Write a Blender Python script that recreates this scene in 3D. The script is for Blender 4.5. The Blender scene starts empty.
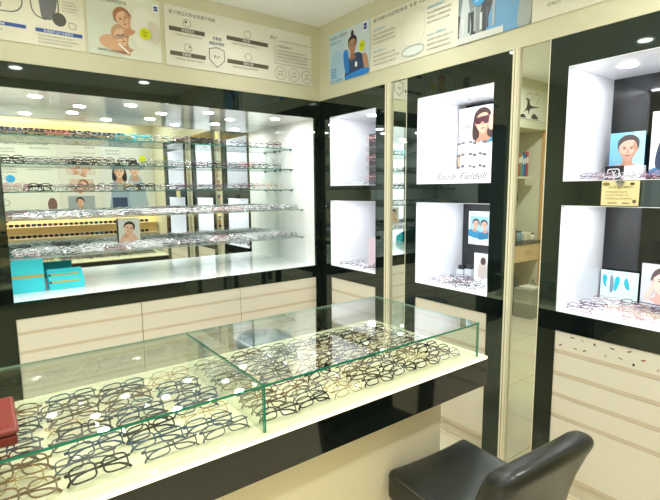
import bpy, math, random
from mathutils import Vector, Matrix, Euler
R = math.radians
scene = bpy.context.scene
COL = scene.collection
rnd = random.Random(7)

# ------------------------------------------------------------------ camera
cam_d = bpy.data.cameras.new('camera'); cam = bpy.data.objects.new('camera', cam_d); COL.objects.link(cam)
YAW, PITCH, ROLL, FPX = R(53.218), R(7.352), R(-0.521), 467.4
fwd = Vector((math.cos(YAW) * math.cos(PITCH), math.sin(YAW) * math.cos(PITCH), -math.sin(PITCH)))
rt = Vector((math.sin(YAW), -math.cos(YAW), 0)); up = rt.cross(fwd)
rr = math.cos(ROLL) * rt + math.sin(ROLL) * up; uu = -math.sin(ROLL) * rt + math.cos(ROLL) * up
m = Matrix((rr, uu, -fwd)).transposed().to_4x4(); m.translation = Vector((-2.334, -3.248, 1.6))
cam.matrix_world = m
cam_d.sensor_fit = 'HORIZONTAL'; cam_d.sensor_width = 36; cam_d.lens = 36 * FPX / 660; cam_d.clip_start = 0.02
scene.camera = cam

# ------------------------------------------------------------------ world, exposure, big lights
w = bpy.data.worlds.new('world'); scene.world = w; w.use_nodes = True
w.node_tree.nodes['Background'].inputs[0].default_value = (0.9, 0.95, 1, 1)
w.node_tree.nodes['Background'].inputs[1].default_value = 0.4
scene.view_settings.view_transform = 'Standard'; scene.view_settings.look = 'None'
scene.view_settings.gamma = 1; scene.view_settings.use_curve_mapping = False
scene.view_settings.exposure = 0.40
cy = scene.cycles
cy.use_denoising = True
cy.max_bounces = 12; cy.diffuse_bounces = 5; cy.glossy_bounces = 6; cy.transparent_max_bounces = 40
cy.sample_clamp_indirect = 4.0; cy.blur_glossy = 0.5; cy.caustics_reflective = False; cy.caustics_refractive = False

def area_light(name, loc, rot, sx, sy, power, color=(1, 1, 1), shape='RECTANGLE', spread=170):
    d = bpy.data.lights.new(name, 'AREA'); d.shape = shape; d.size = sx
    if shape in ('RECTANGLE', 'ELLIPSE'): d.size_y = sy
    d.energy = power; d.color = color; d.spread = R(spread)
    o = bpy.data.objects.new(name, d); o.location = loc; o.rotation_euler = rot; COL.objects.link(o)
    return o
WARM = (0.95, 1.0, 0.99); COOL = (0.94, 0.97, 1.0)
CEIL = 2.91
CEIL_LAMPS = [(-1.9, -2.83), (-0.61, -2.78), (-2.58, -1.43), (-1.35, -1.45), (-0.45, -1.30), (-3.3, -2.7), (-3.7, -1.2), (-1.95, -0.55), (-0.75, -0.5)]
for i, (x, y) in enumerate(CEIL_LAMPS):
    area_light('downlight_lamp', (x, y, CEIL - 0.014), (0, 0, 0), 0.115, 0.115, (10, 10, 8, 7.5, 3.4, 8, 8, 2.0, 2.0)[i], WARM, 'DISK', 140)
area_light('back_office_downlight', (2.3, -.75, CEIL - .014), (0, 0, 0), .115, .115, 31, WARM, 'DISK', 175)
area_light('passage_downlight', (1.2, -1.5, CEIL - .014), (0, 0, 0), .115, .115, 12, WARM, 'DISK', 175)
# added fill lamp for overall light, at the unseen shop-front end behind the camera
area_light('entrance_fill', (-4.52, -2.0, 1.5), (0, R(-90), 0), 2.2, 2.4, 16, (0.95, 0.99, 1.0))
NICHE_LAMPS = [(-2.0, .22), (-1.44, .22), (-.88, .22), (-.30, .22), (-1.72, .45), (-1.16, .45), (-.60, .45)]
for x, y in NICHE_LAMPS:
    area_light('niche_lamp', (x, y, 2.187 - 0.006), (0, 0, 0), 0.075, 0.075, 1.9, (.96, 1, .99), 'DISK', 175)

# ------------------------------------------------------------------ materials
_M = {}
def lin(h):
    h = h.lstrip('#'); c = [int(h[i:i + 2], 16) / 255 for i in (0, 2, 4)]
    return tuple(((x / 12.92) if x <= .04045 else ((x + .055) / 1.055) ** 2.4) for x in c)
def mat(name, color='#ffffff', rough=.5, metal=0, ior=1.45, emit=0, noise=0, nscale=8, coat=0):
    if name in _M: return _M[name]
    mt = bpy.data.materials.new(name); mt.use_nodes = True; nt = mt.node_tree; b = nt.nodes['Principled BSDF']
    c = lin(color) if isinstance(color, str) else color
    b.inputs['Base Color'].default_value = (*c, 1); b.inputs['Roughness'].default_value = rough
    b.inputs['Metallic'].default_value = metal; b.inputs['IOR'].default_value = ior
    if coat: b.inputs['Coat Weight'].default_value = coat; b.inputs['Coat Roughness'].default_value = .05
    if emit:
        b.inputs['Emission Color'].default_value = (*c, 1); b.inputs['Emission Strength'].default_value = emit
    if noise:
        tc = nt.nodes.new('ShaderNodeTexCoord'); n = nt.nodes.new('ShaderNodeTexNoise'); n.inputs['Scale'].default_value = nscale
        n.inputs['Detail'].default_value = 4
        mx = nt.nodes.new('ShaderNodeMix'); mx.data_type = 'RGBA'
        mx.inputs[6].default_value = (*[v * (1 - noise) for v in c], 1); mx.inputs[7].default_value = (*[min(1, v * (1 + noise)) for v in c], 1)
        nt.links.new(tc.outputs['Object'], n.inputs['Vector']); nt.links.new(n.outputs['Fac'], mx.inputs[0]); nt.links.new(mx.outputs[2], b.inputs['Base Color'])
    _M[name] = mt; return mt
def glass_mat(name, tint, refl=1.0, ior=1.5):
    """thin clear pane: fresnel reflection over a tinted see-through layer"""
    mt = bpy.data.materials.new(name); mt.use_nodes = True; nt = mt.node_tree; nt.nodes.clear()
    out = nt.nodes.new('ShaderNodeOutputMaterial'); mix = nt.nodes.new('ShaderNodeMixShader')
    tr = nt.nodes.new('ShaderNodeBsdfTransparent'); gl = nt.nodes.new('ShaderNodeBsdfGlossy'); fr = nt.nodes.new('ShaderNodeFresnel')
    geo = nt.nodes.new('ShaderNodeNewGeometry'); ma = nt.nodes.new('ShaderNodeMath'); ma.operation = 'MULTIPLY_ADD'
    ma.inputs[1].default_value = 1 / ior - ior; ma.inputs[2].default_value = ior
    nt.links.new(geo.outputs['Backfacing'], ma.inputs[0]); nt.links.new(ma.outputs[0], fr.inputs['IOR'])
    tr.inputs[0].default_value = (*tint, 1); gl.inputs['Roughness'].default_value = 0.0
    m2 = nt.nodes.new('ShaderNodeMath'); m2.operation = 'MULTIPLY'; m2.inputs[1].default_value = refl
    nt.links.new(fr.outputs[0], m2.inputs[0]); nt.links.new(m2.outputs[0], mix.inputs[0])
    nt.links.new(tr.outputs[0], mix.inputs[1]); nt.links.new(gl.outputs[0], mix.inputs[2]); nt.links.new(mix.outputs[0], out.inputs[0])
    _M[name] = mt; return mt

CREAM = mat('cream_paint', '#d3cfb1', .55, noise=.02, nscale=3)
CREAM2 = mat('cream_laminate', '#ded7c5', .35, noise=.02, nscale=3)
GROOVE = mat('groove', '#cfc0a6', .6)
CEILM = mat('ceiling_paint', '#f5f6f6', .7, noise=.015, nscale=4)
BLACK = mat('black_gloss', '#0f1614', .03, ior=1.72)
BLACK.node_tree.nodes['Principled BSDF'].inputs['Specular Tint'].default_value = (.82, 1, .88, 1)
BLACK2 = mat('black_gloss_counter', '#0d1311', .05, ior=1.65)
WHITE = mat('white_gloss', '#f1f2f1', .09, ior=1.5)
WHITEM = mat('white_laminate', '#eef0f6', .28)
NICHEBACK = mat('dark_glass_back', '#111416', .04, ior=1.65)
MIRROR = mat('mirror', '#e8efea', .0, metal=1)
TRIM = mat('champagne_trim', '#e9e2c6', .3)
DECK = mat('deck_cream', '#f4ebc2', .4)
EDGE = mat('glass_edge_green', '#1d7f63', .15, ior=1.5)
EDGE2 = mat('shelf_edge_teal', '#1c6557', .15, ior=1.5)
CHROME = mat('chrome', '#d8d8d8', .12, metal=1)
DARKMETAL = mat('dark_metal', '#3a3a3a', .3, metal=.8)
LEATHER = mat('black_leather', '#22251f', .32, ior=1.45, noise=.12, nscale=40)
LAMP = mat('lamp_glow', '#fffdf5', .5, emit=20)
WOOD = mat('light_wood', '#c9985c', .45, noise=.1, nscale=12)
GLASS = glass_mat('pane_glass', (.955, .985, .965))
TOPG = glass_mat('top_glass', (.985, 1, .985), 1.45)
SHELFG = glass_mat('shelf_glass', (.96, .99, .975), .8)
LENS = glass_mat('clear_lens', (.97, .975, .98), .8)
def flat(h, rough=.5): return mat('ink_' + h.lstrip('#') + ('' if rough == .5 else '_%d' % (rough * 100)), h, rough)

# ------------------------------------------------------------------ mesh builder
class MB:
    def __init__(s): s.v = []; s.f = []; s.mi = []; s.m = []; s.sm = []
    def mid(s, m):
        if m not in s.m: s.m.append(m)
        return s.m.index(m)
    def add(s, vs, fs, m, smooth=False):
        o = len(s.v); s.v += [tuple(v) for v in vs]; i = s.mid(m)
        for f in fs: s.f.append([o + k for k in f]); s.mi.append(i); s.sm.append(smooth)
        return s
    def box(s, x0, x1, y0, y1, z0, z1, m, faces=None, M=None):
        """faces: dict letter -> material for x-,x+,y-,y+,z-,z+"""
        vs = [Vector((x, y, z)) for x in (x0, x1) for y in (y0, y1) for z in (z0, z1)]
        if M: vs = [M @ v for v in vs]
        F = {'x-': (0, 1, 3, 2), 'x+': (4, 6, 7, 5), 'y-': (0, 4, 5, 1), 'y+': (2, 3, 7, 6), 'z-': (0, 2, 6, 4), 'z+': (1, 5, 7, 3)}
        o = len(s.v); s.v += [tuple(v) for v in vs]
        for k, f in F.items():
            mm = (faces or {}).get(k, m); s.f.append([o + q for q in f]); s.mi.append(s.mid(mm)); s.sm.append(False)
        return s
    def tube(s, pts, r, m, n=6, closed=False, caps=True, rz=None):
        """sweep; r number or list; rz optional flattening ratio for the second axis"""
        pts = [Vector(p) for p in pts]; N = len(pts); rs = r if isinstance(r, (list, tuple)) else [r] * N
        vs = []; pn = None
        for i, p in enumerate(pts):
            a = pts[(i - 1) % N] if (closed or i > 0) else p; b = pts[(i + 1) % N] if (closed or i < N - 1) else p
            t = (b - a).normalized() if (b - a).length > 1e-9 else Vector((0, 0, 1))
            if pn is None:
                pn = t.cross(Vector((0, 1, 0)));
                if pn.length < .2: pn = t.cross(Vector((1, 0, 0)))
            nn = (pn - t * pn.dot(t)).normalized(); pn = nn; bb = t.cross(nn)
            for k in range(n):
                a_ = 2 * math.pi * k / n
                vs.append(p + nn * math.cos(a_) * rs[i] + bb * math.sin(a_) * rs[i] * (rz or 1))
        fs = []
        for i in range(N if closed else N - 1):
            for k in range(n):
                j = (i + 1) % N
                fs.append((i * n + k, i * n + (k + 1) % n, j * n + (k + 1) % n, j * n + k))
        if not closed and caps: fs += [tuple(range(n))[::-1], tuple((N - 1) * n + k for k in range(n))]
        return s.add(vs, fs, m, True)
    def cyl(s, c, r, h, m, n=24, r2=None, axis='z', capm=None):
        r2 = r if r2 is None else r2; c = Vector(c); vs = []
        for (rad, hh) in ((r, 0), (r2, h)):
            for k in range(n):
                a = 2 * math.pi * k / n; p = (rad * math.cos(a), rad * math.sin(a), hh)
                if axis == 'x': p = (p[2], p[0], p[1])
                if axis == 'y': p = (p[1], p[2], p[0])
                vs.append(c + Vector(p))
        s.add(vs, [(k, (k + 1) % n, n + (k + 1) % n, n + k) for k in range(n)], m, True)
        o = len(s.v) - 2 * n
        for f in (list(range(n))[::-1], list(range(n, 2 * n))):
            s.f.append([o + k for k in f]); s.mi.append(s.mid(capm or m)); s.sm.append(False)
        return s
    def lathe(s, prof, c, m, n=32, smooth=True, sx=1, sy=1):
        vs = []
        for r, z in prof:
            for k in range(n):
                a = 2 * math.pi * k / n; vs.append((c[0] + r * sx * math.cos(a), c[1] + r * sy * math.sin(a), c[2] + z))
        fs = [(i * n + k, i * n + (k + 1) % n, (i + 1) * n + (k + 1) % n, (i + 1) * n + k) for i in range(len(prof) - 1) for k in range(n)]
        fs += [tuple(range(n))[::-1], tuple((len(prof) - 1) * n + k for k in range(n))]
        return s.add(vs, fs, m, smooth)
    def join(s, o, M=None):
        off = len(s.v); s.v += [tuple(M @ Vector(v)) if M else v for v in o.v]
        mp = [s.mid(m) for m in o.m]
        s.f += [[off + k for k in f] for f in o.f]; s.mi += [mp[i] for i in o.mi]; s.sm += o.sm
        return s
    def mesh(s, name):
        me = bpy.data.meshes.new(name); me.from_pydata(s.v, [], s.f); me.update()
        for m in s.m: me.materials.append(m)
        me.polygons.foreach_set('material_index', s.mi); me.polygons.foreach_set('use_smooth', s.sm)
        return me
    def obj(s, name, parent=None, loc=None, rot=None, bevel=0, seg=2):
        o = bpy.data.objects.new(name, s.mesh(name)); COL.objects.link(o); o.parent = parent
        if loc: o.location = loc
        if rot: o.rotation_euler = rot
        if bevel:
            b = o.modifiers.new('bevel', 'BEVEL'); b.width = bevel; b.segments = seg; b.limit_method = 'ANGLE'
            o.data.polygons.foreach_set('use_smooth', [True] * len(o.data.polygons))
            o.modifiers.new('wn', 'WEIGHTED_NORMAL')
        return o
def tag(o, label, cat=None, group=None, kind=None):
    if label: o['label'] = label
    if cat: o['category'] = cat
    if group: o['group'] = group
    if kind: o['kind'] = kind
    return o
def thing(name, label, cat, loc=(0, 0, 0), rz=0, group=None):
    o = bpy.data.objects.new(name, None); o.empty_display_size = .05; o.location = loc; o.rotation_euler = (0, 0, rz); COL.objects.link(o)
    return tag(o, label, cat, group)
def struct(name, mb): return tag(mb.obj(name), None, kind='structure')
def box1(*a, **k): return MB().box(*a, **k)

# ------------------------------------------------------------------ flat artwork (posters, signs)
_T = {}
def text_mesh(txt):
    if txt in _T: return _T[txt]
    c = bpy.data.curves.new('t', 'FONT'); c.body = txt; c.size = 1; c.resolution_u = 2
    o = bpy.data.objects.new('t', c); COL.objects.link(o); bpy.context.view_layer.update()
    me = o.evaluated_get(bpy.context.evaluated_depsgraph_get()).to_mesh()
    vs = [(v.co.x, v.co.y) for v in me.vertices]; fs = [tuple(p.vertices) for p in me.polygons]
    bpy.data.objects.remove(o); bpy.data.curves.remove(c)
    if vs:
        x0 = min(v[0] for v in vs); x1 = max(v[0] for v in vs); y0 = min(v[1] for v in vs); y1 = max(v[1] for v in vs)
        vs = [((v[0] - x0) / max(1e-6, x1 - x0), (v[1] - y0) / max(1e-6, y1 - y0)) for v in vs]; asp = (x1 - x0) / max(1e-6, y1 - y0)
    else: asp = 1
    _T[txt] = (vs, fs, asp); return _T[txt]
class Art:
    """2D painter; u to the reader's right, v up; becomes a thin board mesh"""
    def __init__(s, w, h, bg, t=.004, edge=None): s.w = w; s.h = h; s.b = MB(); s.k = 0; s.t = t; s.b.box(0, w, -t, 0, 0, h, flat(edge or bg), {'y-': flat(bg)})
    def _lay(s): s.k += 1; return -s.t - .00012 * s.k - .0002
    def poly(s, pts, c):
        for ax, lim, sg in ((0, 0, 1), (0, s.w, -1), (1, 0, 1), (1, s.h, -1)):
            out = []
            for i in range(len(pts)):
                p, q = pts[i - 1], pts[i]; dp, dq = sg * (p[ax] - lim), sg * (q[ax] - lim)
                if (dp < 0) != (dq < 0):
                    t = dp / (dp - dq); out.append((p[0] + t * (q[0] - p[0]), p[1] + t * (q[1] - p[1])))
                if dq >= 0: out.append(tuple(q))
            pts = out
            if len(pts) < 3: return s
        y = s._lay(); s.b.add([(u, y, v) for u, v in pts], [tuple(range(len(pts)))], flat(c)); return s
    def rect(s, u0, v0, u1, v1, c): return s.poly([(u0, v0), (u1, v0), (u1, v1), (u0, v1)], c)
    def ell(s, u, v, ru, rv, c, rot=0, n=20):
        ca, sa = math.cos(R(rot)), math.sin(R(rot)); P = []
        for k in range(n):
            a = 2 * math.pi * k / n; x = ru * math.cos(a); y = rv * math.sin(a); P.append((u + x * ca - y * sa, v + x * sa + y * ca))
        return s.poly(P, c)
    def ring(s, u, v, ru, rv, wd, c, n=28, sq=1.0, rot=0):
        y = s._lay(); vs = []; ca, sa = math.cos(R(rot)), math.sin(R(rot))
        for k in range(n):
            a = 2 * math.pi * k / n; cx, sy = math.cos(a), math.sin(a)
            cx = math.copysign(abs(cx) ** sq, cx); sy = math.copysign(abs(sy) ** sq, sy)
            for q in (1, 1 - wd / ru):
                x = ru * q * cx; z = rv * (1 - wd / rv if q < 1 else 1) * sy; vs.append((u + x * ca - z * sa, y, v + x * sa + z * ca))
        s.b.add(vs, [(2 * k, 2 * ((k + 1) % n), 2 * ((k + 1) % n) + 1, 2 * k + 1) for k in range(n)], flat(c)); return s
    def smooth(s, pts, c, n=5):
        out = []; N = len(pts)
        for i in range(N):
            p0, p1, p2, p3 = [Vector(pts[(i + q) % N]) for q in (-1, 0, 1, 2)]
            for j in range(n):
                t = j / n
                q = .5 * ((2 * p1) + (p2 - p0) * t + (2 * p0 - 5 * p1 + 4 * p2 - p3) * t * t + (-p0 + 3 * p1 - 3 * p2 + p3) * t ** 3); out.append((q.x, q.y))
        return s.poly(out, c)
    def line(s, pts, wd, c):
        for (a, b) in zip(pts[:-1], pts[1:]):
            a = Vector(a); b = Vector(b); d = (b - a).normalized(); n = Vector((-d.y, d.x)) * wd / 2
            s.poly([tuple(a + n), tuple(a - n), tuple(b - n), tuple(b + n)], c)
        return s
    def text(s, txt, u, v, h, c, wd=None, italic=0):
        vs, fs, asp = text_mesh(txt); W = wd or asp * h; y = s._lay()
        s.b.add([(u + (a + italic * b) * W, y, v + b * h) for a, b in vs], fs, flat(c)); return s
    def lines(s, u, v, wd, n, pitch, h, c, seed=1):
        """short lines of small print"""
        g = random.Random(seed); cs = '镜片防护清晰舒适视觉渐进眼睛光学材质轻薄耐磨设计专业验配'
        for k in range(n):
            L = int(wd / h / 1.1 * g.uniform(.75, 1)); t = ''.join(g.choice(cs) for _ in range(max(2, min(L, 18))))
            s.text(t, u, v - k * pitch, h, c, wd=wd * g.uniform(.75, 1))
        return s
    def face(s, u, v, r, skin='#e3b79b', hair='#33241f', shade='#c98f74', shirt=None, tilt=0, glasses=None, long=False, beard=False, lips='#b5524e', hw=1.15, bun=False):
        ca, sa = math.cos(R(tilt)), math.sin(R(tilt))
        def T(a, b): return (u + (a * ca - b * sa) * r, v + (a * sa + b * ca) * r)
        if shirt: s.smooth([T(*p) for p in ((-2.3, -3.6), (-2.1, -2.2), (-.9, -1.6), (.9, -1.6), (2.1, -2.2), (2.3, -3.6))], shirt)
        if long: s.smooth([T(*p) for p in ((-1.2, .2), (-1.35, -1.6), (-.5, -2), (.6, -1.9), (1.3, -1.5), (1.2, .2), (.7, 1.2), (-.6, 1.25))], hair)
        s.smooth([T(*p) for p in ((-.45, -.6), (-.5, -1.5), (-.9, -1.9), (0, -2.2), (.9, -1.9), (.5, -1.5), (.45, -.6))], shade)
        if bun: s.ell(*T(0, 1.7), r * .35, r * .55, hair)
        s.smooth([T(*p) for p in ((-hw, -.1), (-1, .9), (-.3, 1.45), (.5, 1.4), (1.05, .85), (hw, -.1), (.6, .4), (-.6, .4))], hair)
        s.smooth([T(*p) for p in ((-.82, .55), (-.88, -.1), (-.6, -.8), (-.15, -1.2), (.2, -1.2), (.62, -.8), (.88, -.1), (.8, .55), (.35, .95), (-.35, .92))], skin)
        s.smooth([T(*p) for p in ((-.9, .35), (-.75, 1.1), (0, 1.42), (.75, 1.1), (.9, .35), (.55, .85), (0, .92), (-.5, .75))], hair)
        for q in (-1, 1):
            s.ell(*T(q * .36, .03), r * .2, r * .1, shade, tilt); s.ell(*T(q * .36, .02), r * .13, r * .055, '#4a3a33', tilt)
            s.poly([T(q * .18, .22), T(q * .55, .28), T(q * .56, .2), T(q * .18, .14)][::q], hair)
            s.ell(*T(q * .88, -.1), r * .1, r * .22, shade, tilt)
        s.poly([T(-.06, -.05), T(.06, -.05), T(.14, -.42), T(-.12, -.42)], shade)
        if beard: s.smooth([T(*p) for p in ((-.75, -.35), (-.6, -.8), (-.15, -1.22), (.2, -1.22), (.62, -.8), (.75, -.35), (.3, -.55), (-.3, -.55))], '#c39a84')
        s.smooth([T(*p) for p in ((.45, .6), (.82, .5), (.86, -.1), (.6, -.8), (.2, -1.15), (.5, -.6), (.62, -.1))], shade); s.ell(*T(0, -.7), r * .24, r * .075, lips, tilt)
        if glasses:
            for q in (-1, 1): s.ring(*T(q * .42, 0), r * .36, r * .26, r * .07, glasses, sq=.8, rot=tilt)
            s.line([T(-.1, .06), T(.1, .06)], r * .07, glasses)
        return s
    def place(s, name, loc, rz=0, rx=0, parent=None):
        return s.b.obj(name, parent, loc, (rx, 0, rz))

# ================================================================== SETTING
X0, Y0 = -4.6, -3.42
def tile_floor():
    mt = bpy.data.materials.new('cream_floor_tile'); mt.use_nodes = True; nt = mt.node_tree; b = nt.nodes['Principled BSDF']
    tc = nt.nodes.new('ShaderNodeTexCoord'); br = nt.nodes.new('ShaderNodeTexBrick'); n = nt.nodes.new('ShaderNodeTexNoise')
    br.offset = 0; br.inputs['Scale'].default_value = 1; br.inputs['Brick Width'].default_value = .6; br.inputs['Row Height'].default_value = .6
    br.inputs['Mortar Size'].default_value = .004
    br.inputs['Color1'].default_value = (*lin('#e6dcc0'), 1); br.inputs['Color2'].default_value = (*lin('#e2d8ba'), 1); br.inputs['Mortar'].default_value = (*lin('#c4b48c'), 1)
    n.inputs['Scale'].default_value = 3; n.inputs['Detail'].default_value = 5
    mx = nt.nodes.new('ShaderNodeMix'); mx.data_type = 'RGBA'; mx.blend_type = 'MULTIPLY'; mx.inputs[0].default_value = .25
    nt.links.new(tc.outputs['Object'], br.inputs['Vector']); nt.links.new(tc.outputs['Object'], n.inputs['Vector'])
    nt.links.new(br.outputs['Color'], mx.inputs[6]); nt.links.new(n.outputs['Color'], mx.inputs[7]); nt.links.new(mx.outputs[2], b.inputs['Base Color'])
    b.inputs['Roughness'].default_value = .12
    return mt
struct('floor', box1(X0, 4.6, Y0, .75, -.05, 0, tile_floor()))
struct('ceiling', box1(X0, 4.6, Y0, .75, CEIL, CEIL + .05, CEILM))
b = box1(X0, .75, .66, .75, 0, CEIL, CREAM); b.box(X0, 0, 0, .66, 2.327, CEIL, CREAM); b.box(X0, -2.702, 0, .66, 0, 2.327, CREAM)
struct('wall_left', b)
b = box1(.66, .75, -1.34, .66, 0, CEIL, CREAM); b.box(.66, .75, Y0, -1.78, 0, CEIL, CREAM); b.box(0, .02, -2.93, .66, 2.327, CEIL, CREAM); b.box(0, .66, Y0, -2.93, 0, CEIL, CREAM)
struct('wall_right', b)
b = box1(.75, 3.60, 0, .60, 2.33, CEIL, CREAM); b.box(.75, 4.6, .60, .66, 0, CEIL, CREAM); b.box(3.66, 4.6, .0, .60, 0, CEIL, CREAM); b.box(4.55, 4.6, -2.5, 0, 0, CEIL, CREAM); b.box(.75, 4.6, -2.5, -2.45, 0, CEIL, CREAM)
struct('wall_office', b)
struct('wall_back', box1(X0, .75, Y0 - .08, Y0, 0, CEIL, CREAM))
b = box1(X0 - .08, X0, Y0, -3.2, 0, CEIL, CREAM); b.box(X0 - .08, X0, -.8, .66, 0, CEIL, CREAM); b.box(X0 - .08, X0, -3.2, -.8, 2.6, CEIL, CREAM)
struct('wall_entrance', b)
b = MB()
for y0, y1 in ((-3.2, -3.14), (-2.03, -1.97), (-.86, -.8)): b.box(X0 - .06, X0 - .01, y0, y1, 0, 2.6, DARKMETAL)
for z0, z1 in ((0, .06), (2.54, 2.6)): b.box(X0 - .06, X0 - .01, -3.2, -.8, z0, z1, DARKMETAL)
fr = struct('window_1', b)
box1(X0 - .04, X0 - .032, -3.14, -.86, .06, 2.54, GLASS).obj('window_pane', fr)

# ceiling downlights
def ord_(i): return ('first', 'second', 'third', 'fourth', 'fifth', 'sixth', 'seventh', 'eighth', 'ninth', 'tenth', 'eleventh', 'twelfth', 'thirteenth', 'fourteenth', 'fifteenth', 'sixteenth', 'seventeenth', 'eighteenth')[i]
where = ['over the shop floor mirrored at far left of the black band', 'over the shop floor mirrored near middle of the black band', 'mirrored in the black band above the right cabinet', 'above middle of the glass counter', 'above the corner end of the glass counter', 'near the back wall on the entrance side', 'in front of the desk alcove', 'in front of the big glass shelf niche', 'in the corner before the two cabinet walls']
for i, (x, y) in enumerate(CEIL_LAMPS):
    t = thing('ceiling_downlight', 'round white recessed downlight ' + where[i], 'light', (x, y, CEIL), 0, 'recessed ceiling downlights')
    MB().lathe([(.062, -.004), (.082, -.004), (.086, 0), (.062, 0)], (0, 0, -.0005), WHITEM).obj('trim_ring', t)
    MB().cyl((0, 0, -.010), .056, .008, LAMP, 24).obj('glowing_disc', t)

# ================================================================== BIG LEFT CABINET (niche with glass shelves)
XL = -2.215; MY = .60
cab = thing('display_cabinet', 'long black gloss cabinet with lit white shelf niche and cream drawers along the left wall', 'cabinet', (0, 0, 0))
b = MB()
b.box(-2.70, -.001, 0, .02, 2.187, 2.325, BLACK)
b.box(-2.70, XL, 0, .02, 0, 2.187, BLACK)
b.box(-.055, -.001, 0, .02, 0, 2.187, BLACK)
b.box(XL, -.055, 0, .02, .857, .957, BLACK)
b.obj('frame', cab)
b = MB(); b.box(-2.70, -2.68, .02, .64, 0, 2.325, CREAM2); b.box(-2.68, -.001, .63, .64, 0, 2.325, CREAM2); b.box(-2.68, -.001, .02, .62, .0, .09, CREAM2)
b.obj('carcass', cab)
box1(XL - .018, XL, .02, MY, .957, 2.187, WHITE).obj('side_panel', cab)
box1(-.055, -.037, .02, MY, .957, 2.187, WHITE).obj('side_panel', cab)
box1(XL, -.055, .02, MY, 2.187, 2.20, WHITE).obj('top_panel', cab)
box1(XL, -.055, .02, MY, .94, .957, WHITE).obj('bottom_panel', cab)
box1(XL - .018, -.037, MY, MY + .006, .94, 2.2, MIRROR).obj('mirror_back', cab)
for x, y in NICHE_LAMPS:
    MB().cyl((x, y, 2.1835), .036, .003, LAMP, 20).obj('niche_downlight', cab)
# drawers: joints at -1.505, -.77
cols = [(XL + .002, -1.507), (-1.503, -.772), (-.768, -.057)]
rows = [(.757, .855), (.64, .757), (.52, .64), (.40, .52), (.09, .40)]
for x0, x1 in cols:
    for z0, z1 in rows:
        d = MB(); d.box(x0, x1, .004, .02, z0 + .020, z1, CREAM2); d.box(x0, x1, .0055, .02, z0, z0 + .020, GROOVE); d.obj('drawer_front', cab)
box1(XL, -.055, .03, .045, 0, .09, CREAM2).obj('kick_board', cab)
UP = (1.963, 1.785, 1.605); LOW = (1.432, 1.193)
for z in UP + LOW:
    y0 = .335 if z > 1.5 else .17
    s = MB().box(XL + .002, -.058, y0, MY - .003, z - .006, z, SHELFG, {'y-': EDGE2 if z > 1.5 else flat('#8fa09a'), 'x+': EDGE2, 'x-': EDGE2}).obj('glass_shelf', cab)
    for yy in (y0 + .03, MY - .05):
        for xx in (-.066, XL + .010): MB().cyl((xx, yy, z - .0145), .008, .008, DARKMETAL, 10).obj('shelf_peg', s)

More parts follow.
